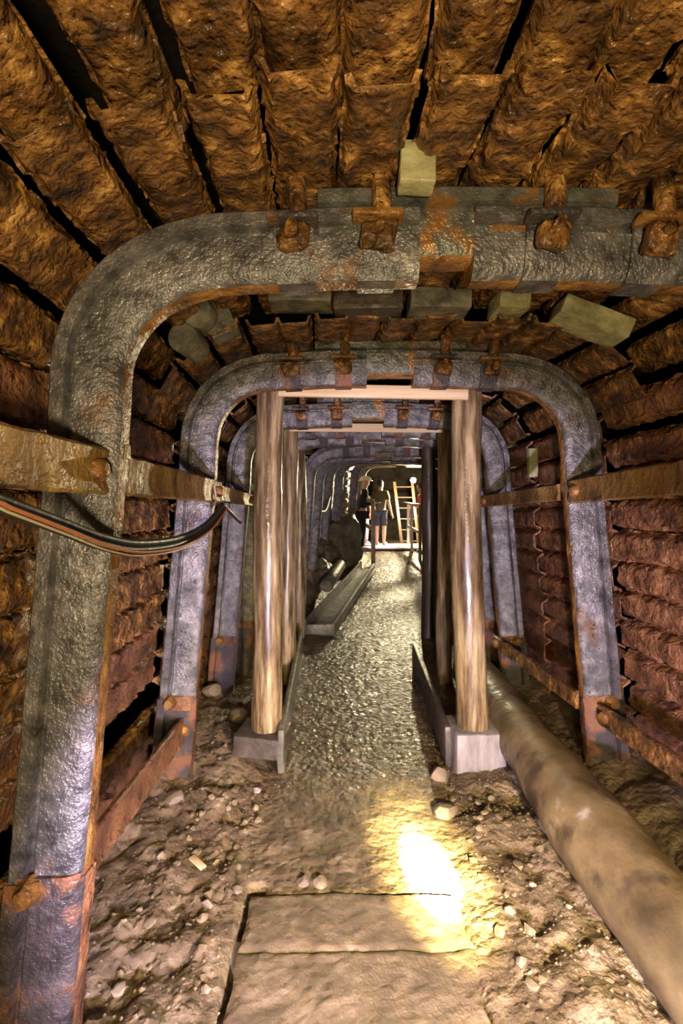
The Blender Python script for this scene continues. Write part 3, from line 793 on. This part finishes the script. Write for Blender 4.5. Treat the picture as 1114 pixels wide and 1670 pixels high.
part('cord', MB().tube([at(674, 783, 12.8) + Vector((0, 0, .15)), at(674, 783, 12.8) + Vector((0, .05, 1.9))], .008, 6), CABLE, lm)
mb = MB()
for k in range(9):
    x = .62 + k * .165
    mb.block((x + .08, 12.35, .515), (.155, 1.5, .04), None, .004)
tag(part('landing_platform', mb, PLAT), 'pale plank landing platform at the end of the wet path', 'platform')

# ------------------------------------------------------------------ people
def skin_mesh(name, verts, edges, mat, parent, sub=2, root=0):
    org = ORG[parent.name]
    me = bpy.data.meshes.new(name)
    me.from_pydata([Vector(v[0]) - org for v in verts], edges, [])
    o = bpy.data.objects.new(name, me); C.objects.link(o)
    o.modifiers.new('skin', 'SKIN')
    for i, v in enumerate(verts):
        r = v[1]; sv = me.skin_vertices[0].data[i]
        sv.radius = r if isinstance(r, tuple) else (r, r)
        sv.use_root = (i == root)
    ss = o.modifiers.new('sub', 'SUBSURF'); ss.levels = sub; ss.render_levels = sub
    dg = bpy.context.evaluated_depsgraph_get()
    nm = bpy.data.meshes.new_from_object(o.evaluated_get(dg))
    nm.materials.clear(); nm.materials.append(mat)
    nm.polygons.foreach_set('use_smooth', [True] * len(nm.polygons))
    nm.name = name
    bpy.data.objects.remove(o)
    o = bpy.data.objects.new(name, nm); C.objects.link(o)
    o.parent = parent; ORG[o.name] = org
    return o
def person(loc, face, arms, label, shirt, sleeves, trousers, short, helmet=None, hair=HAIR, lean=0.0, H=1.70, spread=.10, shoe=SHOE):
    """face: heading in degrees (0 looks down +Y); arms: two lists of elbow, wrist offsets in body axes (x right, y forward, z up) from the shoulder"""
    root = thing('person', loc, label, 'person')
    k = H / 1.70; Rz = Matrix.Rotation(math.radians(-face), 3, 'Z')
    def W(x, y, z):
        y2 = y + lean * max(0, z - .9)
        return Rz @ Vector((x * k, y2 * k, z * k)) + Vector(loc)
    V, E = [], []
    def add(p, r, par=None):
        V.append((W(*p), r if not isinstance(r, tuple) else r)); i = len(V) - 1
        if par is not None: E.append((par, i))
        return i
    pel = add((0, 0, .93), (.145, .10)); sp = add((0, .005, 1.10), (.125, .088), pel); ch = add((0, .005, 1.30), (.150, .10), sp)
    nk0 = add((0, 0, 1.42), (.075, .062), ch); nk = add((0, .015, 1.49), (.05, .052), nk0)
    hd = add((0, .03, 1.57), (.068, .085), nk); tp = add((0, .02, 1.65), (.06, .075), hd); add((0, .015, 1.69), (.035, .045), tp)
    ns = add((0, .118, 1.57), .013, hd)
    for sx in (-1, 1): add((.078 * sx, .02, 1.575), (.012, .02), hd)
    chains = {'leg': [], 'arm': []}
    for sx in (-1, 1):
        hip = add((.085 * sx, 0, .86), (.088, .088), pel); kn = add((spread * sx, .015, .48), (.058, .06), hip); cf = add((spread * sx, -.01, .32), (.055, .06), kn)
        an = add((spread * sx, -.01, .09), (.036, .042), cf); hl = add((spread * sx, .02, .045), (.04, .045), an); add((spread * 1.15 * sx, .17, .03), (.038, .026), hl)
        chains['leg'].append([pel, hip, kn, cf, an, hl, len(V) - 1])
    for sx, arm in zip((-1, 1), arms):
        sh = add((.175 * sx, 0, 1.375), (.060, .058), ch)
        e = Vector((.175 * sx, 0, 1.375)) + Vector(arm[0]); wv = e + Vector(arm[1])
        el = add(tuple(e), .042, sh); fm = add(tuple(e.lerp(wv, .35)), .042, el); wr = add(tuple(wv), (.027, .022), fm)
        dirv = Vector(arm[1]).normalized(); pm = add(tuple(wv + dirv * .07), (.040, .018), wr)
        side = dirv.cross(Vector((0, 0, 1)))
        side = side.normalized() if side.length > .3 else Vector((0, 1, 0))
        nrm = side.cross(dirv)
        for f, (o_, ln) in enumerate(((-.032, .062), (-.011, .075), (.011, .08), (.032, .07))):
            b = wv + dirv * .095 + side * o_
            i1 = add(tuple(b), .009, pm); i2 = add(tuple(b + dirv * ln * .5 + nrm * .008), .0085, i1); add(tuple(b + dirv * ln * .85 - nrm * .018), .0075, i2)
        tb = add(tuple(wv + dirv * .03 + side * -.045 * sx), .011, wr); add(tuple(wv + dirv * .075 + side * -.07 * sx), .009, tb)
        chains['arm'].append([ch, sh, el, fm, wr])
    skin_mesh('body', V, E, SKIN, root, 2, pel)
    def sub(name, idx, grow, mat, ends=()):
        mp = {j: n for n, j in enumerate(idx)}
        vs = []
        for j in idx:
            r = V[j][1]; r = r if isinstance(r, tuple) else (r, r)
            p = V[j][0]
            vs.append((ends[j] if isinstance(ends, dict) and j in ends else p, (r[0] + grow, r[1] + grow)))
        es = [(mp[a], mp[b]) for a, b in E if a in mp and b in mp]
        return skin_mesh(name, vs, es, mat, root, 2, 0)
    aidx, lidx = chains['arm'], chains['leg']
    tops = [pel, sp, ch, nk0]
    V[pel] = (V[pel][0], V[pel][1])
    endm = {}
    endm[pel] = W(0, 0, .83)
    for c in aidx:
        tops += [c[1], c[2]] + ([c[3], c[4]] if sleeves == 'long' else [])
        if sleeves == 'short': endm[c[2]] = V[c[1]][0].lerp(V[c[2]][0], .72)
    sub('shirt', tops, .022, shirt, endm)
    low = [pel]; endm = {}
    for c in lidx:
        low += [c[1], c[2]] + ([] if short else [c[3], c[4]])
    sub('shorts' if short else 'trousers', low, .020, trousers, endm)
    for c in lidx:
        mbs = MB().tube([V[c[4]][0] + Vector((0, 0, -.01)), V[c[5]][0], V[c[5]][0].lerp(V[c[6]][0], .6), V[c[6]][0] + (V[c[6]][0] - V[c[5]][0]) * .18], [.05, .058, .056, .035], 12, sq=.75)
        part('shoe', mbs, shoe, root)
    hc = W(0, .015, 1.635)
    if helmet:
        mbh = MB()
        for n_, (zz, rr) in enumerate(((0, .128), (.03, .125), (.07, .105), (.10, .07), (.115, .02))): pass
        rings = [[hc + Rz @ Vector((rr * math.cos(a), rr * 1.15 * math.sin(a), zz)) for a in [q * math.pi / 10 for q in range(20)]] for zz, rr in ((-.004, .118), (-.004, .150), (.006, .150), (.012, .125), (.06, .112), (.10, .075), (.118, .025))]
        mbh.loft(rings)
        part('helmet', mbh, helmet, root)
    elif hair:
        mbh = MB().ball(hc + Rz @ Vector((0, -.022, .0)), (.088, .098, .098), 3)
        part('hair', mbh, hair, root)
    return root
person((.47, 11.15, ground(.47, 11.15)), 85, [((-.04, .05, -.28), (.05, .20, .02)), ((.04, .05, -.28), (-.05, .20, .02))], 'person in cream helmet and dark clothes behind the left handrail', BLACKC, 'long', BLACKC, False, HELMET, lean=.10)
person((.60, 13.35, .50), 30, [((-.05, .02, -.28), (.04, .12, -.2)), ((.05, .02, -.28), (-.04, .10, -.22))], 'person in dark top and lilac-lit trousers seen between the handrail posts', BLACKC, 'short', LILACLIT, False, None, H=1.60)
person((1.02, 12.55, .535), 20, [((-.05, .02, -.28), (.05, .14, -.2)), ((.06, -.02, -.28), (.06, .05, -.24))], 'person in olive shirt and dark shorts standing on the landing', OLIVE, 'short', NAVY, True, None, H=1.68)
person((1.98, 11.25, .44), -95, [((-.06, .04, -.24), (.03, .25, .05)), ((.05, .06, -.24), (-.02, .26, .08))], 'person in red top resting a forearm on the white handrail', REDC, 'short', GREYC, False, None, H=1.62, lean=.16)
